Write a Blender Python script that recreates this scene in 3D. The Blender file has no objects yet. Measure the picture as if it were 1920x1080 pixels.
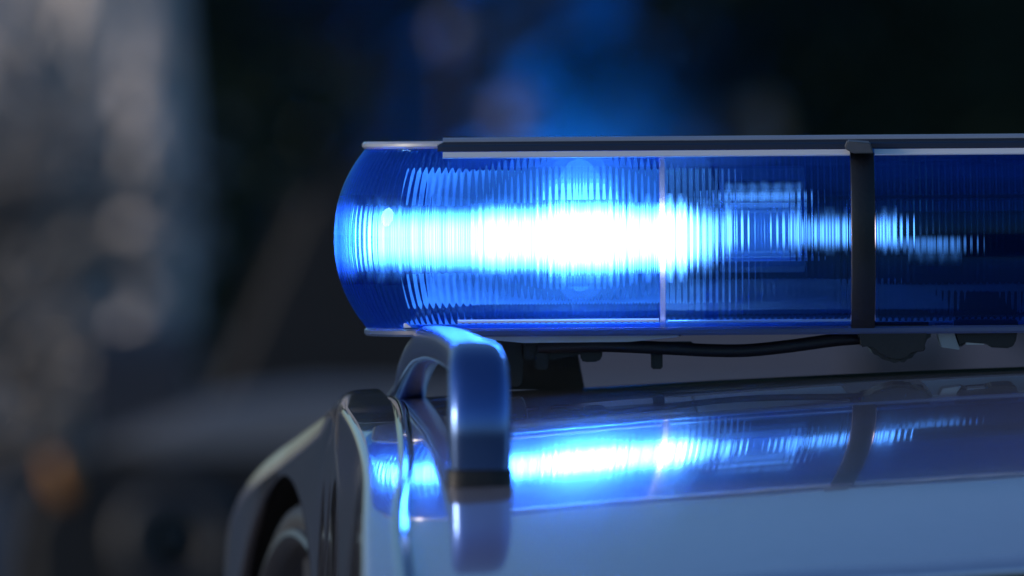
import bpy, bmesh, math, random
from mathutils import Vector, Matrix
import numpy as np
random.seed(7)
R = math.radians
S = bpy.context.scene
COL = S.collection
ZC = 0.86            # height of the point the camera is aimed at
PITCH = 0.8
T = math.tan(R(PITCH))
DIST = 6.0
PPM = 3400.0         # photo pixels per metre at the light bar

# ------------------------------------------------------------------ camera
cd = bpy.data.cameras.new("camera")
cam = bpy.data.objects.new("camera", cd); COL.objects.link(cam)
cam.location = (0, -DIST, ZC + DIST * T)
cam.rotation_euler = (R(90 - PITCH), 0, 0)
cd.sensor_width = 36
cd.lens = 36 * (DIST / math.cos(R(PITCH))) / (1920 / PPM)
cd.clip_start = 0.1; cd.clip_end = 3000
cd.dof.use_dof = True
cd.dof.focus_distance = 5.97
cd.dof.aperture_fstop = 9.0
S.camera = cam

# ------------------------------------------------------------------ world, sun, exposure
SUN_EL, SUN_AZ = 11.0, -100.0      # low sun, out to the left
w = bpy.data.worlds.new("World"); S.world = w; w.use_nodes = True
nt = w.node_tree
bg = nt.nodes["Background"]
sky = nt.nodes.new("ShaderNodeTexSky"); sky.sky_type = 'NISHITA'
sky.sun_disc = False
sky.sun_elevation = R(SUN_EL); sky.sun_rotation = R(SUN_AZ)
sky.air_density = 1.0; sky.dust_density = 1.2; sky.ozone_density = 5.0
nt.links.new(sky.outputs[0], bg.inputs[0])
bg.inputs[1].default_value = 0.14
sd = bpy.data.lights.new("sun", 'SUN'); sd.energy = 1.5; sd.angle = R(12); sd.color = (1, .85, .70)
sun = bpy.data.objects.new("sun", sd); COL.objects.link(sun)
dv = Vector((math.sin(R(SUN_AZ)) * math.cos(R(SUN_EL)), math.cos(R(SUN_AZ)) * math.cos(R(SUN_EL)), math.sin(R(SUN_EL))))
sun.rotation_euler = dv.to_track_quat('Z', 'Y').to_euler()
sun.location = (0, 0, 20)
S.view_settings.view_transform = 'Standard'
S.view_settings.look = 'None'
S.view_settings.gamma = 1
S.view_settings.exposure = 0.0
S.view_settings.use_curve_mapping = False
cy = S.cycles
cy.use_denoising = True
cy.max_bounces = 16; cy.transmission_bounces = 14; cy.transparent_max_bounces = 16
cy.glossy_bounces = 6; cy.diffuse_bounces = 3
cy.caustics_refractive = True; cy.caustics_reflective = True
cy.sample_clamp_indirect = 0.0
cy.blur_glossy = 0.3

# ------------------------------------------------------------------ helpers
def P(px, py, y):
    """world point at depth y that a photo pixel looks at"""
    k = 1 + y / DIST
    return Vector(((px - 960) / PPM * k, y, ZC - (py - 540) / PPM * k - T * y))

def interp(x, xs, ys):
    return float(np.interp(x, xs, ys))

def smooth_interp(x, xs, ys):
    """monotone-ish cubic through points"""
    n = len(xs)
    if x <= xs[0]: return ys[0]
    if x >= xs[-1]: return ys[-1]
    for i in range(n - 1):
        if x <= xs[i + 1]:
            h = xs[i + 1] - xs[i]; t = (x - xs[i]) / h
            def m(k):
                if k == 0: return (ys[1] - ys[0]) / (xs[1] - xs[0])
                if k == n - 1: return (ys[-1] - ys[-2]) / (xs[-1] - xs[-2])
                return (ys[k + 1] - ys[k - 1]) / (xs[k + 1] - xs[k - 1])
            return ((2*t**3 - 3*t**2 + 1) * ys[i] + (t**3 - 2*t**2 + t) * h * m(i)
                    + (-2*t**3 + 3*t**2) * ys[i + 1] + (t**3 - t**2) * h * m(i + 1))

def mesh_obj(name, verts, faces, mat, parent=None, smooth=True, sharp=None):
    me = bpy.data.meshes.new(name)
    me.from_pydata([tuple(v) for v in verts], [], faces)
    me.update()
    bm = bmesh.new(); bm.from_mesh(me)
    bmesh.ops.recalc_face_normals(bm, faces=bm.faces)
    bm.to_mesh(me); bm.free()
    if smooth:
        me.polygons.foreach_set("use_smooth", [True] * len(me.polygons))
        if sharp: me.set_sharp_from_angle(angle=R(sharp))
    if mat: me.materials.append(mat)
    o = bpy.data.objects.new(name, me); COL.objects.link(o)
    if parent: o.parent = parent
    return o

def bm_obj(name, bm, mat, parent=None, smooth=True, sharp=35):
    bmesh.ops.recalc_face_normals(bm, faces=bm.faces)
    me = bpy.data.meshes.new(name); bm.to_mesh(me); bm.free()
    if smooth:
        me.polygons.foreach_set("use_smooth", [True] * len(me.polygons))
        if sharp: me.set_sharp_from_angle(angle=R(sharp))
    if mat: me.materials.append(mat)
    o = bpy.data.objects.new(name, me); COL.objects.link(o)
    if parent: o.parent = parent
    return o

def box(name, lo, hi, mat, parent=None, bevel=0.0, seg=2, taper=None):
    bm = bmesh.new()
    bmesh.ops.create_cube(bm, size=1)
    lo = Vector(lo); hi = Vector(hi)
    for v in bm.verts:
        v.co = Vector(((lo.x + hi.x) / 2 + v.co.x * (hi.x - lo.x), (lo.y + hi.y) / 2 + v.co.y * (hi.y - lo.y), (lo.z + hi.z) / 2 + v.co.z * (hi.z - lo.z)))
    if taper:
        cx = (lo.x + hi.x) / 2; cyy = (lo.y + hi.y) / 2
        for v in bm.verts:
            if v.co.z < (lo.z + hi.z) / 2:
                v.co.x = cx + (v.co.x - cx) * taper; v.co.y = cyy + (v.co.y - cyy) * taper
    if bevel:
        bmesh.ops.bevel(bm, geom=bm.edges[:], offset=bevel, segments=seg, affect='EDGES', profile=.6)
    return bm_obj(name, bm, mat, parent)

def loft(rings, close_ring=True, caps=True):
    """rings: list of lists of points -> verts, faces"""
    n = len(rings[0]); V = [p for r in rings for p in r]; F = []
    for i in range(len(rings) - 1):
        for j in range(n if close_ring else n - 1):
            a = i * n + j; b = i * n + (j + 1) % n
            F.append((a, b, b + n, a + n))
    if caps and close_ring:
        F.append(tuple(range(n))); F.append(tuple((len(rings) - 1) * n + j for j in range(n)))
    return V, F

def tube(name, pts, rad, mat, parent=None, n=14, squash=1.0):
    """round cable along points"""
    pts = [Vector(p) for p in pts]
    dense = []
    for i in range(len(pts) - 1):
        p0 = pts[max(i - 1, 0)]; p1 = pts[i]; p2 = pts[i + 1]; p3 = pts[min(i + 2, len(pts) - 1)]
        for k in range(8):
            t = k / 8
            dense.append(0.5 * ((2 * p1) + (p2 - p0) * t + (2 * p0 - 5 * p1 + 4 * p2 - p3) * t * t + (-p0 + 3 * p1 - 3 * p2 + p3) * t ** 3))
    dense.append(pts[-1])
    rings = []
    for i, p in enumerate(dense):
        tg = (dense[min(i + 1, len(dense) - 1)] - dense[max(i - 1, 0)]).normalized()
        up = Vector((0, 0, 1)) if abs(tg.z) < .9 else Vector((0, 1, 0))
        sx = tg.cross(up).normalized(); uz = sx.cross(tg).normalized()
        r = rad(i / (len(dense) - 1)) if callable(rad) else rad
        rings.append([p + sx * math.cos(a) * r + uz * math.sin(a) * r * squash for a in [2 * math.pi * k / n for k in range(n)]])
    V, F = loft(rings)
    return mesh_obj(name, V, F, mat, parent, True, 50)

def empty(name, loc, label, cat, group=None):
    o = bpy.data.objects.new(name, None); COL.objects.link(o); o.location = loc
    o["label"] = label; o["category"] = cat
    if group: o["group"] = group
    return o

# ------------------------------------------------------------------ materials
def principled(name, col, rough=.5, metal=0.0, coat=0.0, coat_rough=.02, spec=.5, ior=1.5, bump=0.0, bump_scale=200, var=0.0, var_scale=30):
    m = bpy.data.materials.new(name); m.use_nodes = True
    n = m.node_tree; b = n.nodes["Principled BSDF"]
    b.inputs["Base Color"].default_value = (*col, 1)
    b.inputs["Roughness"].default_value = rough
    b.inputs["Metallic"].default_value = metal
    b.inputs["Coat Weight"].default_value = coat
    b.inputs["Coat Roughness"].default_value = coat_rough
    b.inputs["Specular IOR Level"].default_value = spec
    b.inputs["IOR"].default_value = ior
    tc = n.nodes.new("ShaderNodeTexCoord")
    if var:
        nz = n.nodes.new("ShaderNodeTexNoise"); nz.inputs["Scale"].default_value = var_scale; nz.inputs["Detail"].default_value = 6
        n.links.new(tc.outputs["Object"], nz.inputs["Vector"])
        mx = n.nodes.new("ShaderNodeMix"); mx.data_type = 'RGBA'
        mx.inputs[6].default_value = (*[c * (1 - var) for c in col], 1)
        mx.inputs[7].default_value = (*[min(1, c * (1 + var)) for c in col], 1)
        n.links.new(nz.outputs["Fac"], mx.inputs[0]); n.links.new(mx.outputs[2], b.inputs["Base Color"])
        rr = n.nodes.new("ShaderNodeMapRange")
        rr.inputs[3].default_value = max(0, rough * (1 - var)); rr.inputs[4].default_value = min(1, rough * (1 + var))
        n.links.new(nz.outputs["Fac"], rr.inputs[0]); n.links.new(rr.outputs[0], b.inputs["Roughness"])
    if bump:
        nb = n.nodes.new("ShaderNodeTexNoise"); nb.inputs["Scale"].default_value = bump_scale; nb.inputs["Detail"].default_value = 3
        n.links.new(tc.outputs["Object"], nb.inputs["Vector"])
        bp = n.nodes.new("ShaderNodeBump"); bp.inputs["Strength"].default_value = bump; bp.inputs["Distance"].default_value = .001
        n.links.new(nb.outputs["Fac"], bp.inputs["Height"]); n.links.new(bp.outputs[0], b.inputs["Normal"])
        if coat: n.links.new(bp.outputs[0], b.inputs["Coat Normal"])
    return m

def emitter(name, col, strength):
    m = bpy.data.materials.new(name); m.use_nodes = True
    n = m.node_tree; n.nodes.remove(n.nodes["Principled BSDF"])
    e = n.nodes.new("ShaderNodeEmission"); e.inputs[0].default_value = (*col, 1); e.inputs[1].default_value = strength
    n.links.new(e.outputs[0], n.nodes["Material Output"].inputs[0])
    return m

def blue_lens(name, tint, clear=.3, rough=0.0):
    """tinted moulded polycarbonate: part of the light goes straight through, the rest is bent by the flutes"""
    m = bpy.data.materials.new(name); m.use_nodes = True
    n = m.node_tree; n.nodes.remove(n.nodes["Principled BSDF"])
    g = n.nodes.new("ShaderNodeBsdfGlass"); g.inputs["Color"].default_value = (*tint, 1)
    g.inputs["IOR"].default_value = 1.49; g.inputs["Roughness"].default_value = rough
    t = n.nodes.new("ShaderNodeBsdfTransparent"); t.inputs[0].default_value = (*tint, 1)
    mx = n.nodes.new("ShaderNodeMixShader"); mx.inputs[0].default_value = 1 - clear
    n.links.new(t.outputs[0], mx.inputs[1]); n.links.new(g.outputs[0], mx.inputs[2])
    n.links.new(mx.outputs[0], n.nodes["Material Output"].inputs[0])
    return m

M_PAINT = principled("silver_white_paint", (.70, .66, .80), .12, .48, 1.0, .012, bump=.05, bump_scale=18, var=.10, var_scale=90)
def add_dust(m):
    """fine settled dust and dried water spots on the lacquer"""
    n = m.node_tree; b = n.nodes["Principled BSDF"]
    tc = n.nodes.new("ShaderNodeTexCoord")
    v = n.nodes.new("ShaderNodeTexVoronoi"); v.inputs["Scale"].default_value = 110
    z = n.nodes.new("ShaderNodeTexNoise"); z.inputs["Scale"].default_value = 9; z.inputs["Detail"].default_value = 5
    n.links.new(tc.outputs["Object"], v.inputs["Vector"]); n.links.new(tc.outputs["Object"], z.inputs["Vector"])
    mr = n.nodes.new("ShaderNodeMapRange"); mr.inputs[1].default_value = .20; mr.inputs[2].default_value = .10
    n.links.new(v.outputs["Distance"], mr.inputs[0])
    mz = n.nodes.new("ShaderNodeMapRange"); mz.inputs[1].default_value = .45; mz.inputs[2].default_value = .75
    n.links.new(z.outputs["Fac"], mz.inputs[0])
    mu = n.nodes.new("ShaderNodeMath"); mu.operation = 'MULTIPLY'
    n.links.new(mr.outputs[0], mu.inputs[0]); n.links.new(mz.outputs[0], mu.inputs[1])
    cw = n.nodes.new("ShaderNodeMapRange"); cw.inputs[3].default_value = .012; cw.inputs[4].default_value = .22
    n.links.new(mu.outputs[0], cw.inputs[0]); n.links.new(cw.outputs[0], b.inputs["Coat Roughness"])
add_dust(M_PAINT)
M_SIDE = principled("shaded_door_paint", (.22, .22, .26), .18, .7, 1.0, .02, bump=.03, bump_scale=30)  # silver car paint darkened: the flank's shade is put into its colour
M_FENDER = principled("shaded_fender_paint", (.24, .235, .29), .12, .8, .9, .02, bump=.03, bump_scale=40, var=.1, var_scale=20)  # same silver paint, its colour darkened for the shaded wing
M_RUBBER = principled("black_rubber", (.012, .012, .014), .55, 0, bump=.3, bump_scale=300)
M_TYRE = principled("tyre_rubber", (.035, .034, .038), .5, 0, bump=.4, bump_scale=150, var=.3)
M_RIM = principled("dark_alloy", (.22, .22, .25), .3, .9, bump=.05)
M_MOULD = principled("gloss_moulding", (.30, .32, .36), .10, .7, 1.0, .02)
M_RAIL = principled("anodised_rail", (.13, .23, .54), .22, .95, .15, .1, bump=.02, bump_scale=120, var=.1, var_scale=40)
M_GLASS = principled("rear_glass", (.006, .007, .009), .04, 0, .0, spec=.5)
M_BLACK = principled("black_plastic", (.010, .011, .014), .38, 0, bump=.25, bump_scale=400, var=.2)
M_COVER = principled("gloss_black_cover", (.014, .03, .075), .10, 0, .6, .03)
M_PLATE = principled("pale_clear_plate", (.42, .48, .62), .2, .2, .6, .05)
M_ALU = principled("aluminium_tray", (.50, .52, .56), .35, .85, bump=.06, bump_scale=120, var=.15)
M_SILVER = principled("silvered_reflector", (.82, .84, .88), .45, .0, var=.06, var_scale=60)
M_CHROME = principled("chrome", (.85, .87, .9), .06, 1.0)
M_DARKMOD = principled("dark_module", (.015, .018, .025), .3, 0)
TINT = (.19, .51, .99)
M_LENS = blue_lens("blue_lens", TINT, .10)
M_JOINT = principled("lens_joint_plastic", (.35, .55, .95), .25, 0)
M_JOINT.node_tree.nodes["Principled BSDF"].inputs["Transmission Weight"].default_value = .92
M_LENS2 = blue_lens("smoky_blue_lens", (.24, .55, .93), .28)

# ================================================================== setting
def ground():
    m = principled("asphalt", (.045, .045, .048), .85, 0, bump=.5, bump_scale=60, var=.3, var_scale=3)
    o = mesh_obj("ground", [(-600, -600, 0), (600, -600, 0), (600, 600, 0), (-600, 600, 0)], [(0, 1, 2, 3)], m, smooth=False)
    o["kind"] = "structure"; o["label"] = "dark asphalt ground under the cars"
ground()

# ================================================================== patrol car
car = empty("patrol_car", (0, 0, 0), "silver white patrol car carrying the blue light bar", "car")
XC, K_X, A_Y, Y0 = .60, .056, .15, .055
Z0 = -.0398
def z_panel(x, y):
    g = .05 * math.log(1 + math.exp((min(x, 2 * XC - x) - .03) / .05))
    a = .080 + .34 * min(g, .35)
    return ZC + Z0 - K_X * (x - XC) ** 2 - a * (y - Y0) ** 2
def x_side(y):
    return smooth_interp(y, [-.9, -.7, -.4, .1, .25, .39, .6, .81, 1.0, 1.2], [-.070, -.073, -.0775, -.0985, -.1030, -.112, -.137, -.167, -.183, -.188])
def x_seam(y):
    return smooth_interp(y, [-.9, -.65, -.45, -.2, .1, .5, 1.2], [-.048, -.055, -.0535, -.0575, -.0655, -.088, -.13])
def y_edge(x):
    return smooth_interp(x, [-.1, .0, .1, .18, .30, .6, .9, 1.2, 1.3], [-1.05, -.91, -.785, -.715, -.635, -.60, -.635, -.785, -.91])

def build_roof():
    # skin
    nx, ny = 90, 90
    rings = []
    for i in range(nx + 1):
        u = i / nx
        row = []
        for j in range(ny + 1):
            v = j / ny
            x_nom = -.06 + u * 1.32
            ye = y_edge(x_nom)
            y = ye + (1.15 - ye) * v
            xs = x_seam(y) + .0035
            x = xs + (1.2 - 2 * 0 - xs - .0) * u if False else xs + u * (2 * XC - xs - xs)
            row.append(Vector((x, y, z_panel(x, y))))
        # rolled front lip
        p = row[0]
        lip = [p + Vector((0, -.0015, -.0010)), p + Vector((0, -.0022, -.0022)), p + Vector((0, -.0020, -.0040))]
        rings.append(lip[::-1] + row)
    V, F = loft(rings, close_ring=False)
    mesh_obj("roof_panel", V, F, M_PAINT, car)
    # dark glass below the front lip
    rows = []
    for i in range(41):
        u = i / 40; x = -.045 + u * 1.29
        ye = y_edge(x)
        zt = z_panel(x, ye)
        rows.append([Vector((x, ye + .0010, zt - .0036)), Vector((x, ye + .0005, zt - .03)), Vector((x, ye - .10, zt - .14)), Vector((x, ye - .25, zt - .27))])
    V, F = loft(rows, close_ring=False)
    mesh_obj("rear_window", V, F, M_GLASS, car)
    rows = []
    for i in range(41):
        u = i / 40; x = -.05 + u * 1.3
        ye = y_edge(x); zt = z_panel(x, ye) - .27
        rows.append([Vector((x, ye - .25, zt)), Vector((x, ye - .30, zt - .03)), Vector((x, ye - .33, zt - .12)), Vector((x, ye - .30, .16))])
    V, F = loft(rows, close_ring=False)
    mesh_obj("tail_panel", V, F, M_PAINT, car)
    # moulding in the seam: two slim glossy beads
    for off, r, zo in ((.0006, .0042, -.0006),):
        pts = []
        for j in range(36):
            y = -1.12 + j / 35 * 2.22
            x = x_seam(y) - .0012 + off
            pts.append((x, y, z_panel(x, y) - .0012 + zo))
        tube("moulding", pts, r, M_MOULD, car, 12)
build_roof()

ARCH_Y, ARCH_R, ARCH_Z = .60, .36, ZC - .122 - .36
def shoulder(y):
    """cross-section of the quarter from the seam out and down to the side, as (x, z) list"""
    x0 = x_seam(y) - .0045; x1 = x_side(y)
    z0 = z_panel(x0, y) - .0005
    wdt = x0 - x1
    bump = .008 * math.exp(-((y - .30) / .2) ** 2) - .03 * max(0, y - .5) ** 2
    pts = []
    r = min(.0045 + .018 * max(0, min(1, (y - .0) / .4)), wdt * .9)
    for k in range(6):
        x = x0 - (wdt - r) * k / 5
        pts.append((x, z0 + bump - .05 * (x0 - x) - .5 * (x0 - x) ** 2))
    zc = pts[-1][1]
    for k in range(1, 8):
        a = k / 7 * math.pi / 2
        pts.append((x1 + r - r * math.sin(a), zc - r * (1 - math.cos(a))))
    return pts

def build_side():
    ys = [-1.12 + 2.22 * j / 150 for j in range(151)]
    rows_top = [[Vector((x, y, z)) for x, z in shoulder(y)] for y in ys]
    # quarter top (light paint), up to the end of the roll
    V, F = loft(rows_top, close_ring=False)
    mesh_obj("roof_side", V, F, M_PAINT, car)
    def side_rows(y0, y1, n, lvl=16, zlow=.20):
        rows = []
        for j in range(n + 1):
            y = y0 + (y1 - y0) * j / n
            x1, zt = shoulder(y)[-1]
            zb = zlow
            dy = y - ARCH_Y
            if abs(dy) < ARCH_R: zb = max(zb, ARCH_Z + math.sqrt(ARCH_R ** 2 - dy ** 2))
            zb = min(zb, zt - .004)
            row = []
            for k in range(lvl + 1):
                t = k / lvl
                z = zt + (zb - zt) * t
                row.append(Vector((x1 - .010 * math.sin(min(1, (zt - z) / .25) * math.pi / 2), y, z)))
            # lip turned in
            row.append(row[-1] + Vector((.003, 0, -.0006)))
            row.append(row[-1] + Vector((.003, 0, .0012)))
            rows.append(row)
        return rows
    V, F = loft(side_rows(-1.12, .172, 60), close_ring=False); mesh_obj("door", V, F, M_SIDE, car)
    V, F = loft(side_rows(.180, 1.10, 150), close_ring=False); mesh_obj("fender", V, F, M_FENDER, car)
    # crease strip on the fender shoulder, black shut line behind the gap
    V, F = loft([[Vector((shoulder(y)[-1][0] + .012, y, z)) for z in np.linspace(.2, shoulder(y)[-1][1] + .004, 12)] for y in (.165, .19)], close_ring=False)
    mesh_obj("shut_line", V, F, M_RUBBER, car)
    # dark wheel house
    rows = []
    for j in range(41):
        a = math.pi * j / 40
        y = ARCH_Y - (ARCH_R + .004) * math.cos(a); z = ARCH_Z + (ARCH_R + .004) * math.sin(a)
        x = x_side(y)
        rows.append([Vector((x + .0035, y, z)), Vector((x + .12, y, z)), Vector((x + .22, y, z))])
    V, F = loft(rows, close_ring=False); mesh_obj("wheel_housing", V, F, M_RUBBER, car)
    V, F = loft([[Vector((.06, -.8, .2)), Vector((.06, 1.1, .2))], [Vector((.06, -.8, .64)), Vector((.06, 1.1, .60))]], close_ring=False)
    mesh_obj("inner_wall", V, F, M_RUBBER, car)
build_side()

def build_wheel():
    th = math.atan(.165)
    ctr = Vector((x_side(.60) + .018, ARCH_Y, ARCH_Z - .002))
    rot = Matrix.Rotation(th, 4, 'Z')      # wheel axis = local X pointing out (-X)
    wheel = bpy.data.objects.new("wheel", None); COL.objects.link(wheel); wheel.parent = car
    wheel.location = ctr; wheel.rotation_euler = (0, 0, th)
    def lathe(name, prof, mat, n=96):
        rings = [[Vector((x, math.cos(2 * math.pi * k / n) * r, math.sin(2 * math.pi * k / n) * r)) for x, r in prof] for k in range(n + 1)]
        V, F = loft(rings[:-1] + [rings[0]], close_ring=False)
        return mesh_obj(name, V, F, mat, wheel, True, 40)
    # profiles: x outwards is negative
    lathe("tyre", [(.16, .322), (.14, .346), (.02, .351), (.002, .349), (-.008, .343), (-.011, .336), (-.010, .3300)], M_TYRE)
    lathe("rim", [(-.0100, .3300), (-.0135, .3290), (-.0145, .3255), (-.012, .3220), (-.004, .318), (.03, .314), (.06, .300), (.07, .05), (.07, .0)], M_RIM)
    # spokes as bevelled bars
    for k in range(10):
        a = 2 * math.pi * (k + .22) / 10
        bm = bmesh.new(); bmesh.ops.create_cube(bm, size=1)
        for v in bm.verts:
            rr = .185 + v.co.y * .265
            wd = .020 + .014 * (rr / .32)
            v.co = Vector((.012 + v.co.x * .02 + (.32 - rr) * .02, rr, v.co.z * wd))
        bmesh.ops.bevel(bm, geom=bm.edges[:], offset=.003, segments=2, affect='EDGES')
        bmesh.ops.rotate(bm, verts=bm.verts, cent=(0, 0, 0), matrix=Matrix.Rotation(a, 3, 'X'))
        bm_obj("spoke", bm, M_RIM, wheel)
    lathe("hub_cap", [(.03, .07), (-.002, .065), (-.006, .05), (-.008, .0)], M_RIM)
    # far-side wheel is out of the picture
build_wheel()

def build_rail():
    # path: near foot, up, back along the roof, down at the far foot
    yn, yf = -.535, .42
    pn = P(899, 903, yn); pf = P(742, 780, yf)
    dirv = Vector((pf.x - pn.x, pf.y - pn.y, 0)); L = dirv.length; d = dirv.normalized(); sx = Vector((d.y, -d.x, 0))
    zn = z_panel(pn.x, yn) - .002; zf = z_panel(pf.x, yf) - .004
    ztop = P(880, 674, -.48).z
    # along-distance / height / widths
    pth = []
    def add(s, z, wd, h): pth.append((s, z, wd, h))
    hN = ztop - zn
    prof = [(.0016, 0), (.0012, .15), (.0008, .32), (.0006, .46), (.0016, .58), (.0040, .69), (.0085, .79), (.016, .875), (.030, .945), (.055, .985), (.10, 1.0), (.18, 1.02), (.28, 1.03), (.40, 1.02), (.50, .985)]
    widths = [.0305, .0315, .0320, .0322, .0320, .0315, .031, .030, .028, .026, .023, .021, .020, .019, .018]
    thick = [.0286, .0288, .029, .029, .029, .028, .027, .026, .024, .022, .020, .019, .019, .019, .020]
    for (s, hf), wd, th in zip(prof, widths, thick): add(s, zn + hN * hf, wd, th)
    zr = zn + hN * .985
    for s, f in ((.58, .91), (.66, .76), (.73, .56), (.79, .30), (L, 0)):
        add(s, zf + (zr - zf) * f, .018, .018)
    # spline
    ss = [p[0] for p in pth]
    pts = [Vector((p[0], p[1])) for p in pth]
    dense = []
    n = len(pth)
    for i in range(n - 1):
        p0, p1, p2, p3 = (Vector(pth[max(i - 1, 0)]), Vector(pth[i]), Vector(pth[i + 1]), Vector(pth[min(i + 2, n - 1)]))
        for k in range(6):
            t = k / 6
            dense.append(.5 * ((2 * p1) + (p2 - p0) * t + (2 * p0 - 5 * p1 + 4 * p2 - p3) * t * t + (-p0 + 3 * p1 - 3 * p2 + p3) * t ** 3))
    dense.append(Vector(pth[-1]))
    rings = []
    base = Vector((pn.x, pn.y, 0))
    m = 32
    for i, q in enumerate(dense):
        a = dense[max(i - 1, 0)]; b = dense[min(i + 1, len(dense) - 1)]
        tg = Vector((b[0] - a[0], b[1] - a[1])).normalized()
        nrm = Vector((-tg.y, tg.x))
        ring = []
        for k in range(m):
            ang = 2 * math.pi * k / m
            c, s_ = math.cos(ang), math.sin(ang)
            e = .55
            cx = math.copysign(abs(c) ** e, c) * q[2] / 2
            sy = math.copysign(abs(s_) ** e, s_) * q[3] / 2
            ring.append(base + d * (q[0] + nrm.x * sy) + Vector((0, 0, q[1] + nrm.y * sy)) + sx * cx)
        rings.append(ring)
    V, F = loft(rings)
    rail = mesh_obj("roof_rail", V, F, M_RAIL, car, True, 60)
    # rubber gasket under the near foot
    c = Vector((pn.x, yn, zn + .0035)) + d * .0016
    rr = []
    for z_, g in ((-.006, 1.02), (-.001, 1.05), (.0045, 1.05), (.0060, 1.02)):
        rr.append([c + sx * (math.copysign(abs(math.cos(a)) ** .5, math.cos(a)) * .0158 * g) + d * (math.copysign(abs(math.sin(a)) ** .5, math.sin(a)) * .0150 * g) + Vector((0, 0, z_)) for a in [2 * math.pi * k / 32 for k in range(32)]])
    V, F = loft(rr); mesh_obj("gasket", V, F, M_RUBBER, rail)
build_rail()

# ================================================================== light bar
bar = empty("light_bar", (0, 0, ZC), "flashing blue light bar with ribbed lens and black strap across the roof", "light bar")
bar.rotation_euler = (0, -.0072, 0)
ZT, ZB = .0770, -.0222
ZM, ZH = (ZT + ZB) / 2, (ZT - ZB) / 2
BULGE, DEPTH, RC, XL = .0175, .25, .064, -.0815
PITCH_F = .0035
def bulge(z): 
    t = (z - ZM) / ZH
    return BULGE * (1 - abs(t) ** 2.3)

def plan_path(x_start, step):
    """points (p, n) from the front wall at x_start round the left end to the back wall"""
    out = []
    L1 = x_start - (XL + RC); L2 = RC * math.pi / 2; L3 = DEPTH - 2 * RC
    tot = 2 * L1 + 2 * L2 + L3
    n = int(tot / step)
    for i in range(n + 1):
        s = tot * i / n
        if s < L1: p, nn = (x_start - s, 0), (0, -1)
        elif s < L1 + L2:
            a = (s - L1) / RC; p = (XL + RC - RC * math.sin(a), RC - RC * math.cos(a)); nn = (-math.sin(a), -math.cos(a))
        elif s < L1 + L2 + L3: p, nn = (XL, RC + s - L1 - L2), (-1, 0)
        elif s < L1 + 2 * L2 + L3:
            a = (s - L1 - L2 - L3) / RC; p = (XL + RC - RC * math.cos(a), DEPTH - RC + RC * math.sin(a)); nn = (-math.cos(a), math.sin(a))
        else: p, nn = (XL + RC + (s - L1 - 2 * L2 - L3), DEPTH), (0, 1)
        out.append((p, nn, s))
    return out

def shell(path, name, flute_amp, thick=.0028, lv=22, mat=None):
    zs = [ZB + (ZT - ZB) * k / lv for k in range(lv + 1)]
    rings = []
    for (p, nn, s) in path:
        fl = flute_amp * .5 * (1 + math.cos(2 * math.pi * s / PITCH_F)) * (1 - .8 * min(1, max(0, -nn[0] / .8)))
        ring = []
        for z in zs:
            b = bulge(z); ring.append((p[0] + nn[0] * b, p[1] + nn[1] * b, z))
        for z in reversed(zs):
            edge = min(1, (ZT - z) / .006, (z - ZB) / .006)
            b = bulge(z) - thick - fl * max(0, edge)
            ring.append((p[0] + nn[0] * b, p[1] + nn[1] * b, z))
        rings.append(ring)
    V, F = loft(rings)
    return mesh_obj(name, V, F, mat or M_LENS, bar, True, 50)

X1 = .0817                     # lens joint
S1a, S1b = .1870, .1998        # strap
STEP = PITCH_F / 8
shell(plan_path(X1, STEP), "lens", .00042)
def straight(xa, xb, back, step=STEP):
    n = int((xb - xa) / step)
    y, ny = (DEPTH, 1) if back else (0, -1)
    xs = [xa + (xb - xa) * i / n for i in range(n + 1)]
    return [((x, y), (0, ny), x) for x in xs]
for xa, xb in ((X1 + .0026, S1a - .0004), (S1b + .0004, .44)):
    shell(straight(xa, xb, False), "lens", .00048, mat=M_LENS2)
    shell(straight(xa, xb, True, PITCH_F / 4), "lens", .00048, mat=M_LENS2)
shell(straight(.443, 1.18, False, PITCH_F / 4), "lens", .00048, mat=M_LENS2)
shell(straight(.443, 1.18, True, PITCH_F / 4), "lens", .00048, mat=M_LENS2)

def wall_band(name, xa, xb, out0, out1, mat, z0=ZB, z1=ZT, lv=20):
    """solid band following the front of the lens between xa and xb"""
    zs = [z0 + (z1 - z0) * k / lv for k in range(lv + 1)]
    loop = [(-bulge(z) - out1, z) for z in zs] + [(-bulge(z) + out0, z) for z in reversed(zs)]
    rings = [[Vector((x, y, z)) for y, z in loop] for x in (xa, xa + .0006, xb - .0006, xb)]
    for ri in (0, 3):
        for v in rings[ri]: v.y += 0.0004
    V, F = loft(rings); return mesh_obj(name, V, F, mat, bar, True, 40)
wall_band("lens_joint", X1 - .0004, X1 + .0030, -.0001, .0012, M_JOINT)
st = wall_band("strap", S1a, S1b, .004, .0022, M_BLACK, ZB - .004, .0736)
# strap lug folded over the top
bm = bmesh.new()
pr = [(S1a - .0035, .0755), (S1a + .001, .0728), (S1b - .0002, .0728), (S1b - .0022, .0785), (S1a - .0018, .0795)]
vs0 = [bm.verts.new((x, -.0150, z)) for x, z in pr]; vs1 = [bm.verts.new((x, -.0064, z + .0012)) for x, z in pr]
bm.faces.new(vs0); bm.faces.new(vs1[::-1])
for i in range(5): bm.faces.new((vs0[i], vs0[(i + 1) % 5], vs1[(i + 1) % 5], vs1[i]))
bmesh.ops.bevel(bm, geom=bm.edges[:], offset=.0006, segments=2, affect='EDGES')
bm_obj("strap_lug", bm, principled("strap_grey", (.10, .105, .12), .4, bump=.2), st)

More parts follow.
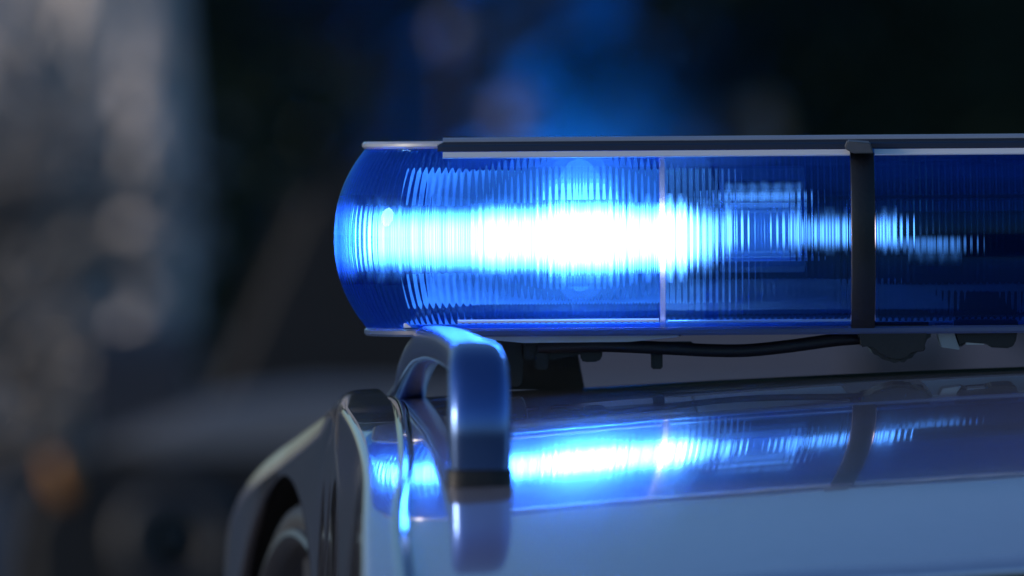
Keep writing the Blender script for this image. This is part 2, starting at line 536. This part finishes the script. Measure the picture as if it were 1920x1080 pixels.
def outline_plate(name, z0, z1, grow, mat, xr=1.18, bev=.0012):
    path = plan_path(xr, .006)
    def ring(z, g): return [Vector((p[0] + n[0] * g, p[1] + n[1] * g, z)) for p, n, s in path]
    V, F = loft([ring(z0, grow - bev), ring(z0 + bev, grow), ring(z1 - bev, grow), ring(z1, grow - bev)])
    return mesh_obj(name, V, F, mat, bar, True, 40)
outline_plate("top_plate", ZT + .0002, ZT + .0042, .0016, M_PLATE)
outline_plate("base_plate", ZB - .0046, ZB - .0002, .0010, principled("base_plate_blue_plastic", (.06, .10, .22), .22, 0, .5, .05))

# pale trims along the top and bottom edge of the lens
def trim(name, prof, x0, x1, mat):
    V, F = loft([[Vector((x, y, z)) for y, z in prof] for x in (x0, (x0 + x1) / 2, x1)])
    return mesh_obj(name, V, F, mat, bar, True, 20)
M_TRIM = principled("bright_trim", (.86, .88, .93), .3, .0, .5, .05)
xa = (822 - 960) / PPM
for x0, x1 in ((xa + .003, S1a - .0005), (S1b + .0003, 1.17)):
    trim("edge_trim", [(-.0104, .0718), (-.0107, .0725), (-.0062, .0752), (-.0040, .0752), (-.0040, .0716)], x0, x1, M_TRIM)
trim("edge_trim", [(-.0095, -.0190), (-.0098, -.0180), (-.0085, -.0172), (-.0040, -.0172), (-.0040, -.0190)], -.03, X1 - .001, M_TRIM)
trim("edge_trim", [(-.0090, -.0196), (-.0092, -.0188), (-.0080, -.0182), (-.0040, -.0182), (-.0040, -.0196)], X1 + .004, S1a - .0005, principled("blue_trim", (.15, .3, .6), .25, .3, .5))
# glossy dark cover along the top
loop = [(-.0052, .0754), (-.0060, .0760), (-.0060, .0782), (-.0052, .0790), (-.0030, .0792), (-.0030, .0806), (.002, .0812), (.235, .0812), (.245, .081), (.245, .0795), (.0, .0795), (.0, .0775), (-.0035, .0756)]
rings = []
for x, g in ((xa, .002), (xa + .0035, 0), (xa + .30, 0), (1.17, 0)):
    rings.append([Vector((x, y + (g if y < .1 else -g) * (.6 if y < .1 else 1), z - (g * .8 if z > .08 else 0))) for y, z in loop])
V, F = loft(rings); cov = mesh_obj("top_cover", V, F, M_COVER, bar, True, 30)
V, F = loft([[Vector((x, y, z)) for y, z in ((-.0028, .0807), (-.0028, .0812), (.0005, .0828), (.006, .0831), (.03, .0831), (.03, .0814), (.003, .0814))] for x in (xa + .003, .5, 1.17)])
mesh_obj("cover_rib", V, F, principled("cover_rib_grey", (.42, .45, .54), .3, .4), cov, True, 30)

# ---- inside of the bar
box("floor_plate", (-.060, .012, ZB + .0004), (1.16, .238, ZB + .0030), M_SILVER, bar, .0006)
# curved silvered reflector behind the lamps
rows = []
for k in range(15):
    t = k / 14; z = -.010 + .074 * t
    y = .155 - .05 * ((t - .5) * 2) ** 2
    rows.append([Vector((x, y + (.05 * max(0, (-.01 - x) / .05) ** 2 * -1), z)) for x in np.linspace(-.055, .108, 20)])
V, F = loft(rows, close_ring=False); mesh_obj("reflector", V, F, M_SILVER, bar)

def lamp(name, pts, zc, hh, mat, depth=.004):
    """lit strip, led or added glow, following plan points"""
    rings = []
    for (x, y) in pts:
        rings.append([Vector((x, y - depth, zc - hh * .8)), Vector((x, y - depth, zc + hh * .8)), Vector((x, y, zc + hh)), Vector((x, y + depth, zc + hh * .8)), Vector((x, y + depth, zc - hh * .8)), Vector((x, y, zc - hh))])
    V, F = loft(rings); return mesh_obj(name, V, F, mat, bar, True, 30)
WHITE = (1.0, .80, .95)
def strip_light(name, strength, zc, hh):
    """lit diffuser: hottest along its middle line, softer at its upper and lower rim"""
    m = emitter(name, WHITE, strength); n = m.node_tree
    e = [x for x in n.nodes if x.type == 'EMISSION'][0]
    tc = n.nodes.new("ShaderNodeTexCoord"); sp = n.nodes.new("ShaderNodeSeparateXYZ")
    n.links.new(tc.outputs["Object"], sp.inputs[0])
    sub = n.nodes.new("ShaderNodeMath"); sub.operation = 'SUBTRACT'; sub.inputs[1].default_value = zc
    ab = n.nodes.new("ShaderNodeMath"); ab.operation = 'ABSOLUTE'
    mr = n.nodes.new("ShaderNodeMapRange"); mr.interpolation_type = 'SMOOTHSTEP'
    mr.inputs[1].default_value = hh; mr.inputs[2].default_value = hh * .2
    mr.inputs[3].default_value = strength * .02; mr.inputs[4].default_value = strength
    # individual dies along the strip: uneven rim and bright and dim cells
    nz = n.nodes.new("ShaderNodeTexNoise"); nz.noise_dimensions = '1D'; nz.inputs["Scale"].default_value = 190; nz.inputs["Detail"].default_value = 2
    n.links.new(sp.outputs[0], nz.inputs["W"])
    jig = n.nodes.new("ShaderNodeMath"); jig.operation = 'MULTIPLY_ADD'; jig.inputs[1].default_value = hh * .5; jig.inputs[2].default_value = -hh * .25
    n.links.new(nz.outputs["Fac"], jig.inputs[0])
    wob = n.nodes.new("ShaderNodeMath"); wob.operation = 'ADD'
    cell = n.nodes.new("ShaderNodeMath"); cell.operation = 'MULTIPLY'; cell.inputs[1].default_value = 2 * math.pi / .0066
    sn = n.nodes.new("ShaderNodeMath"); sn.operation = 'SINE'
    cel2 = n.nodes.new("ShaderNodeMath"); cel2.operation = 'MULTIPLY_ADD'; cel2.inputs[1].default_value = .35; cel2.inputs[2].default_value = .8
    fin = n.nodes.new("ShaderNodeMath"); fin.operation = 'MULTIPLY'
    n.links.new(sp.outputs[0], cell.inputs[0]); n.links.new(cell.outputs[0], sn.inputs[0]); n.links.new(sn.outputs[0], cel2.inputs[0])
    n.links.new(sp.outputs[2], sub.inputs[0]); n.links.new(sub.outputs[0], ab.inputs[0])
    n.links.new(ab.outputs[0], wob.inputs[0]); n.links.new(jig.outputs[0], wob.inputs[1])
    n.links.new(wob.outputs[0], mr.inputs[0]); n.links.new(mr.outputs[0], fin.inputs[0]); n.links.new(cel2.outputs[0], fin.inputs[1])
    n.links.new(fin.outputs[0], e.inputs[1])
    return m
lamps = [
    ([(-.084, .160), (-.083, .118), (-.0755, .080)], .0268, .0175, 40),
    ([(-.075, .079), (-.068, .066), (-.0585, .0565)], .0268, .0180, 26),
    ([(-.058, .056), (-.040, .042), (-.0205, .036)], .0266, .0185, 30),
    ([(-.020, .036), (.000, .036), (.0195, .036)], .0268, .0195, 55),
    ([(.020, .036), (.040, .036), (.0595, .036)], .0270, .0210, 100),
    ([(.060, .036), (.080, .036), (.0975, .036)], .0268, .0195, 55),
    ([(.098, .036), (.105, .036), (.112, .036)], .0268, .0180, 12),
]
for pts, zc, hh, e in lamps:
    lamp("lit_strip", pts, zc, hh, strip_light("led_light_%d" % e, e, zc, hh))
# dark plates added behind the lit strips to hold back rearward light
for pts, zc, hh, e in lamps:
    h3 = hh * .4
    rings = [[Vector((x, y + .005, zc - h3)), Vector((x, y + .005, zc + h3)), Vector((x, y + .014, zc + h3)), Vector((x, y + .014, zc - h3))] for x, y in pts]
    V, F = loft(rings); mesh_obj("back_shade", V, F, M_DARKMOD, bar, True, 30)
# glowing discs that stand in for the lamp's soft halo
def blob(name, c, r, mat):
    bm = bmesh.new(); bmesh.ops.create_uvsphere(bm, u_segments=24, v_segments=16, radius=1)
    for v in bm.verts: v.co = Vector((c[0] + v.co.x * r[0], c[1] + v.co.y * r[1], c[2] + v.co.z * r[2]))
    bm_obj(name, bm, mat, bar)
for k, (w_, h_, e) in enumerate(((.016, .0250, 9), (.022, .0275, 3.5), (.030, .0305, 1.8), (.044, .034, 1.1), (.078, .040, .55))):
    blob("halo_disc", (.038, .060 + .010 * k, .032), (w_, .004, h_), emitter("halo_light_%d" % k, (.8, .75, 1.0), e))

# second section: framed module with open box, chrome side
fx0, fx1, fz0, fz1 = .1155, .1625, .0135, .0525
fr = M_SILVER
md = box("module_back", (fx0, .062, fz0), (fx1, .066, fz1), principled("module_back_blue", (.25, .35, .5), .35, .2), bar, .0006)
box("module_frame", (fx0, .030, fz1 - .0075), (fx1, .0618, fz1), fr, md, .0008)
box("module_frame", (fx0, .030, fz0), (fx1, .0618, fz0 + .0022), fr, md, .0006)
box("module_frame", (fx0, .030, fz0 + .0024), (fx0 + .0022, .0618, fz1 - .0077), M_CHROME, md, .0004)
box("module_frame", (fx1 - .0022, .030, fz0 + .0024), (fx1, .0618, fz1 - .0077), M_CHROME, md, .0004)
box("partition", (.1150, .110, ZB + .004), (.330, .114, .049), M_DARKMOD, bar, .001)
for pts, zc, hh, e in (([(.168, .05), (.176, .05), (.186, .05)], .0290, .0105, 4.5), ([(.199, .05), (.207, .05), (.2135, .05)], .0290, .0105, 5.5), ([(.220, .062), (.232, .070), (.25, .07)], .0215, .0060, 1.0),
        ([(.118, .032), (.14, .032), (.160, .032)], .0490, .0036, 2.2), ([(.1185, .045), (.1195, .045), (.1225, .05)], .030, .013, 11), ([(.1545, .05), (.1575, .045), (.1595, .045)], .030, .013, 8)):
    lamp("lit_strip", pts, zc, hh, strip_light("glow_strip_%d" % (e * 10), e, zc, hh))  # dim strips added to glow like frames and reflectors catching the lamp
box("control_module", (.203, .075, ZB + .004), (.52, .105, .0465), M_DARKMOD, bar, .002)
box("end_wall", (1.176, .004, ZB + .0004), (1.1795, .246, ZT - .0004), M_BLACK, bar, .0006)

# ---- underside: tray, blocks, pegs, foot, cable, bracket
def prism(name, prof_xz, y0, y1, mat, parent, bev=.0008):
    bm = bmesh.new()
    a = [bm.verts.new((x, y0, z)) for x, z in prof_xz]; b = [bm.verts.new((x, y1, z)) for x, z in prof_xz]
    bm.faces.new(a); bm.faces.new(b[::-1]); n = len(a)
    for i in range(n): bm.faces.new((a[i], a[(i + 1) % n], b[(i + 1) % n], b[i]))
    if bev: bmesh.ops.bevel(bm, geom=bm.edges[:], offset=bev, segments=2, affect='EDGES')
    return bm_obj(name, bm, mat, parent)
def q(px, py, y=.03):
    """photo pixel to local (x, z) on the bar at depth y"""
    k = 1 + y / DIST
    x = (px - 960) / PPM * k; z = -(py - 540) / PPM * k - T * y
    return (x, z + .0072 * -x)
zb = ZB - .0048
tray = prism("tray", [(q(838, 0)[0], zb), (q(842, 0)[0], q(0, 621)[1]), q(880, 632), q(980, 642), q(1180, 640), q(1270, 631), q(1296, 618), (q(1300, 0)[0], zb)], .014, .20, M_ALU, bar)
prism("tray", [(q(1301, 0)[0], zb), q(1301, 615), q(1590, 612), (q(1590, 0)[0], zb)], .012, .20, M_ALU, bar, .0005)
prism("tray", [(q(1742, 0)[0], zb), q(1742, 610), q(3900, 606), (q(3900, 0)[0], zb)], .012, .20, M_ALU, bar, .0005)
prism("clamp", [q(944, 640), q(943, 726), q(972, 728), q(978, 720), q(980, 680), q(979, 642)], .06, .11, M_BLACK, bar)
prism("cable_tray", [q(982, 646), q(982, 676), q(1040, 676), q(1075, 668), q(1130, 658), q(1240, 654), q(1300, 648), q(1300, 642)], .045, .07, M_BLACK, bar)
prism("peg", [q(1003, 660), q(1003, 694), q(1027, 694), q(1027, 660)], .040, .0445, M_BLACK, bar)
prism("peg", [q(1086, 654), q(1088, 676), q(1096, 680), q(1120, 679), q(1128, 672), q(1130, 654)], .040, .0445, M_BLACK, bar)
prism("peg", [q(1220, 650), q(1220, 693), q(1242, 693), q(1242, 650)], .040, .0445, M_BLACK, bar)
tube("cable", [Vector((q(a, b, .03)[0], .03 + dy, q(a, b, .03)[1])) for a, b, dy in ((1010, 652, .012), (1120, 648, .004), (1230, 652, 0), (1330, 657, 0), (1400, 657, 0), (1480, 649, 0), (1560, 638, 0), (1622, 633, .004), (1650, 632, .02))], .0037, M_BLACK, bar, 14)
prism("mounting_foot", [q(1592, 600), q(1600, 628), q(1618, 640), q(1626, 655), q(1642, 668), q(1662, 677), q(1682, 680), q(1700, 675), q(1712, 664), q(1722, 648), q(1738, 638), q(1744, 622), q(1746, 600)], .0, .05, M_BLACK, bar, .0025)
prism("bracket", [q(1748, 600), q(1762, 650), q(1797, 655), q(1782, 612), q(1784, 600)], .012, .035, principled("bracket_zinc", (.35, .37, .40), .4, .8, bump=.1), bar, .0005)
prism("connector", [q(1786, 596), q(1786, 614), q(1798, 652), q(1806, 637), q(1846, 640), q(1852, 650), q(1890, 652), q(1900, 642), q(1906, 610), q(1906, 596)], .008, .05, M_BLACK, bar, .001)
prism("connector_pin", [q(1806, 640), q(1808, 645), q(1842, 645), q(1842, 641)], .010, .03, M_ALU, bar, .0003)
# feet that carry the bar on the roof, set back behind the tray
for px in (1010, 2050, 4300):
    x, z = q(px, 640, .16)
    xx = x
    zpan = z_panel(xx, .16) - ZC - 0.0072 * xx
    prism("roof_foot", [(xx - .02, zb - .001), (xx - .026, zpan - .001), (xx + .026, zpan - .001), (xx + .02, zb - .001)], .205, .235, M_BLACK, bar, .001)

# ================================================================== things far behind
def leafy(name, label, cat, base, h, rx, ry, col, nleaf, group, leaf=.14, zlow=.0, conic=False, seed=0, trunk_col=(.05, .04, .035)):
    rnd = random.Random(seed)
    t = empty(name, base, label, cat, group)
    V, F = [], []
    clumps = []
    for k in range(46):
        z = zlow + (h - zlow) * rnd.random() ** .8
        f = (1 - (z / h) ** 1.6) if conic else math.sqrt(max(.05, 1 - ((z - h * .5) / (h * .52)) ** 2))
        a = rnd.random() * 6.283; rr = math.sqrt(rnd.random())
        clumps.append((math.cos(a) * rx * f * rr, math.sin(a) * ry * f * rr, z, .25 + .35 * rnd.random()))
    for i in range(nleaf):
        c = clumps[rnd.randrange(len(clumps))]
        u = Vector((rnd.gauss(0, 1), rnd.gauss(0, 1), rnd.gauss(0, 1))).normalized() * c[3] * rnd.random() ** .4
        p = Vector(c[:3]) + u
        if p.z < .02: p.z = .02 + rnd.random() * .1
        n1 = Vector((rnd.gauss(0, 1), rnd.gauss(0, 1), rnd.gauss(0, 1))).normalized()
        n2 = n1.orthogonal().normalized()
        s = leaf * (.6 + .8 * rnd.random())
        b = len(V)
        V += [p - n1 * s, p + n2 * s * .45, p + n1 * s, p - n2 * s * .45]; F.append((b, b + 1, b + 2, b + 3))
    crown_m = principled(name + "_leaf", col, .6, 0, var=.5, var_scale=2)
    mesh_obj("crown", V, F, crown_m, t, smooth=False)
    tm = principled(name + "_bark", trunk_col, .9, 0, bump=.6, bump_scale=30, var=.3, var_scale=8)
    pts = [(rnd.gauss(0, .03), rnd.gauss(0, .03), h * .9 * k / 5) for k in range(6)]
    tube("trunk", pts, lambda s: .13 * (1 - .8 * s) * max(.4, h / 6), tm, t, 8)
    return t

GT = "dark trees behind the car"
spots = [(-11.5, 37, 6.0), (-1.3, 36.2, 5.0), (.35, 35.6, 4.6), (1.9, 36.6, 5.4), (3.9, 36.0, 5.0), (6.6, 37.2, 5.8), (9.6, 36.5, 5.4)]
names = ["leftmost far dark tree out of focus", "dark blurred tree left of the light bar end", "dark blurred tree lit blue above the light bar", "dark blurred tree above the bar's lens joint", "dark blurred tree above the black strap", "dark tree second from right behind the car", "rightmost far dark tree out of focus"]
for i, ((x, y, h), nm) in enumerate(zip(spots, names)):
    leafy("evergreen_tree", nm, "tree", (x, y, 0), h, 1.5, 1.1, (.024, .040, .022), 7000, GT, .26, conic=(i % 3 == 0), seed=20 + i)

# pale trunks at the left
M_BIRCH = principled("pale_bark", (.68, .61, .58), .8, 0, bump=.5, bump_scale=20, var=.35, var_scale=5)
GB = "pale trunks at the left edge"
btr = [(-10, 27, .10, -.01), (70, 28.5, .07, .0), (135, 26, .11, .02), (215, 29, .13, .0), (268, 27.5, .12, .01)]
bl = ["pale tree trunk at the left edge of the picture", "slim pale tree trunk second from the left edge", "pale tree trunk third from the left edge", "broad pale tree trunk fourth from the left edge", "broad pale trunk right beside the dark trees"]
for i, ((px, y, r, lean), lb) in enumerate(zip(btr, bl)):
    b = P(px, 540, y); t = empty("birch_tree", (b.x, y, 0), lb, "tree", GB)
    tube("trunk", [(lean * k * 2 + random.gauss(0, .015), 0, k * .75) for k in range(8)], lambda s, r=r: r * (1 - .5 * s), M_BIRCH, t, 12)
    for k in range(3):
        a = random.random() * 6.28; z0 = 1.4 + k * .9
        tube("branch", [(lean * z0 * 2.6, 0, z0), (lean * z0 * 2.6 + math.cos(a) * .4, math.sin(a) * .4, z0 + .35), (lean * z0 * 2.6 + math.cos(a) * .9, math.sin(a) * .9, z0 + .5)], lambda s, r=r: r * .35 * (1 - .7 * s), M_BIRCH, t, 8)


# unseen blue beacon added to light the hedge for a halo
bc = P(1085, 352, 34.3)
bt = empty("hedge_glow_lamp", (bc.x, 34.3, 0), "unseen blue beacon on a stand behind the light bar", "glow_lamp")
tube("stand", [(0, 0, 0), (0, 0, .2), (0, 0, bc.z - .09)], .02, M_BLACK, bt, 10)
tube("foot", [(-.2, 0, .015), (0, 0, .02), (.2, 0, .015)], .015, M_BLACK, bt, 8)
bm = bmesh.new(); bmesh.ops.create_uvsphere(bm, u_segments=20, v_segments=12, radius=.075)
bmesh.ops.translate(bm, verts=bm.verts, vec=(0, 0, bc.z - .02))
bm_obj("dome", bm, emitter("glow_lamp_light", (.006, .12, 1.0), 1300), bt)

for sx in (-1, 1):      # black cowl either side of the dome, added to narrow its light
    box("cowl", (sx * .15 - .004, -.10, bc.z - .16), (sx * .15 + .004, .10, bc.z + .12), M_BLACK, bt, .002)
box("cowl_base", (-.154, -.10, bc.z - .172), (.154, .10, bc.z - .162), M_BLACK, bt, .002)

# dark car parked beyond, front towards us
def far_car():
    y = 13.0
    c = P(330, 900, y)
    t = empty("parked_car", (0, y, 0), "dark blurred parked car at lower left with round headlight", "car")
    k = 1 + y / DIST
    def L(px, py, dy=0):
        p = P(px, py, y + dy); return Vector((p.x, dy, p.z))
    mb = principled("far_car_paint", (.010, .011, .014), .7, .0)
    mg = principled("far_car_grey", (.19, .20, .23), .7, .0)
    mz = principled("far_car_bezel", (.06, .062, .07), .5, .3)
    def slab(name, pts, d0, d1, mat, bev=.03):
        bm = bmesh.new()
        a = [bm.verts.new(L(px, py, d0) ) for px, py in pts]; b = [bm.verts.new(L(px, py, d0) + Vector((0, d1 - d0, 0))) for px, py in pts]
        bm.faces.new(a); bm.faces.new(b[::-1]); n = len(a)
        for i in range(n): bm.faces.new((a[i], a[(i + 1) % n], b[(i + 1) % n], b[i]))
        bmesh.ops.bevel(bm, geom=bm.edges[:], offset=bev, segments=3, affect='EDGES')
        return bm_obj(name, bm, mat, t)
    slab("body", [(20, 1440), (5, 1000), (60, 870), (1880, 840), (1940, 1000), (1920, 1440)], 0, 3.6, mb, .05)
    slab("bonnet", [(150, 850), (300, 790), (430, 768), (560, 752), (1500, 752), (1760, 800), (1800, 834), (300, 850)], .12, 1.3, mg, .02)
    slab("cabin", [(330, 830), (560, 320), (1560, 320), (2100, 720), (2100, 830)], 1.4, 3.3, mb, .05)
    slab("windscreen", [(1010, 800), (1010, 360), (1520, 360), (2060, 720), (2080, 800)], 1.36, 1.395, principled("far_windscreen", (.16, .155, .20), .45, .0), .01)
    def ring(name, px, py, r0, r1, mat, dy=-.03):
        cc = L(px, py, dy); n = 32; rings = []
        for i in range(n + 1):
            a = 2 * math.pi * i / n
            rings.append([cc + Vector((math.cos(a) * r, d, math.sin(a) * r)) for r, d in ((r0, .03), (r0, 0), ((r0 + r1) / 2, -.012), (r1, 0), (r1, .03))])
        V, F = loft(rings, close_ring=False); mesh_obj(name, V, F, mat, t)
    for px in (325, 1600):
        ring("headlight_bezel", px, 1015, .062, .105, mz)
        bm = bmesh.new(); bmesh.ops.create_uvsphere(bm, u_segments=20, v_segments=12, radius=.062)
        for v in bm.verts: v.co.y *= .35
        bmesh.ops.translate(bm, verts=bm.verts, vec=L(px, 1015, -.01)); bm_obj("headlight", bm, M_GLASS, t)
    mo = principled("amber_lens", (.55, .22, .04), .3, 0, .4)
    for px in (112, 1800):
        bm = bmesh.new(); bmesh.ops.create_uvsphere(bm, u_segments=16, v_segments=10, radius=1)
        for v in bm.verts: v.co = Vector((v.co.x * .022 + v.co.z * -.012, v.co.y * .015, v.co.z * .042))
        bmesh.ops.translate(bm, verts=bm.verts, vec=L(px, 895, -.01)); bm_obj("indicator", bm, mo, t)
    slab("number_plate", [(840, 1280), (840, 1200), (1080, 1200), (1080, 1280)], -.02, -.005, principled("teal_plate", (.10, .2, .22), .5), .004)
    for px in (260, 1700):
        cc = L(px, 0, .5); bm = bmesh.new(); bmesh.ops.create_cone(bm, cap_ends=True, segments=28, radius1=.3, radius2=.3, depth=.18)
        bmesh.ops.rotate(bm, verts=bm.verts, cent=(0, 0, 0), matrix=Matrix.Rotation(math.pi / 2, 3, 'Y'))
        bmesh.ops.translate(bm, verts=bm.verts, vec=(cc.x, .6, .3)); bm_obj("wheel", bm, M_TYRE, t)
far_car()

# pale bushes among the trunks
for i, (px, y, h, rx, lb) in enumerate(((40, 24.5, .95, .32, "pale grey bush low at the left edge"),)):
    b = P(px, 700, y)
    leafy("pale_bush", lb, "bush", (b.x, y, 0), h, rx, .3, (.30, .27, .25), 1100, None, .07, seed=70 + i)

# pale balls on thin posts, standing in for blurred bright spots
M_GLOBE = principled("bright_spot_pale", (.22, .25, .40), .5)
for px, py, y, r, lb in ((972, 218, 30, .075, "pale ball standing in for a blurred bright spot above the light bar"), (850, 60, 31, .055, "pale ball standing in for a bright spot near the top of the picture")):
    c = P(px, py, y); t = empty("bright_spot_ball", (c.x, y, 0), lb, "lamp", "blurred bright spots")
    tube("post", [(0, 0, 0), (0, 0, c.z * .5), (0, 0, c.z - r * .9)], .015, M_BLACK, t, 8)
    bm = bmesh.new(); bmesh.ops.create_uvsphere(bm, u_segments=20, v_segments=12, radius=r); bmesh.ops.translate(bm, verts=bm.verts, vec=(0, 0, c.z)); bm_obj("globe", bm, M_GLOBE, t)
    tube("collar", [(0, 0, c.z - r * 1.15), (0, 0, c.z - r), (0, 0, c.z - r * .85)], r * .4, M_BLACK, t, 10)

# dark hedge added to catch the blue light of the beacon
def hedge():
    rnd = random.Random(5)
    t = empty("backdrop_hedge", (1.6, 35.0, 0), "dark clipped hedge added to catch blue light behind the light bar", "hedge")
    V, F = [], []
    for i in range(26000):
        p = Vector((rnd.uniform(-3.6, 3.6), rnd.uniform(-.35, .35), rnd.uniform(.02, 2.5)))
        if rnd.random() < .6: p.y = -.35 + abs(rnd.gauss(0, .05))
        n1 = Vector((rnd.gauss(0, 1), rnd.gauss(0, .6), rnd.gauss(0, 1))).normalized(); n2 = n1.orthogonal().normalized()
        s_ = .05 + .05 * rnd.random(); b = len(V)
        V += [p - n1 * s_, p + n2 * s_ * .5, p + n1 * s_, p - n2 * s_ * .5]; F.append((b, b + 1, b + 2, b + 3))
    mesh_obj("foliage", V, F, principled("hedge_leaf", (.024, .042, .022), .6, var=.4, var_scale=3), t, smooth=False)
    for k in range(8):
        x = -3 + k * .85
        tube("stem", [(x, 0, 0), (x + .03, .02, 1.0), (x, 0, 2.2)], .03, M_BLACK, t, 8)
hedge()
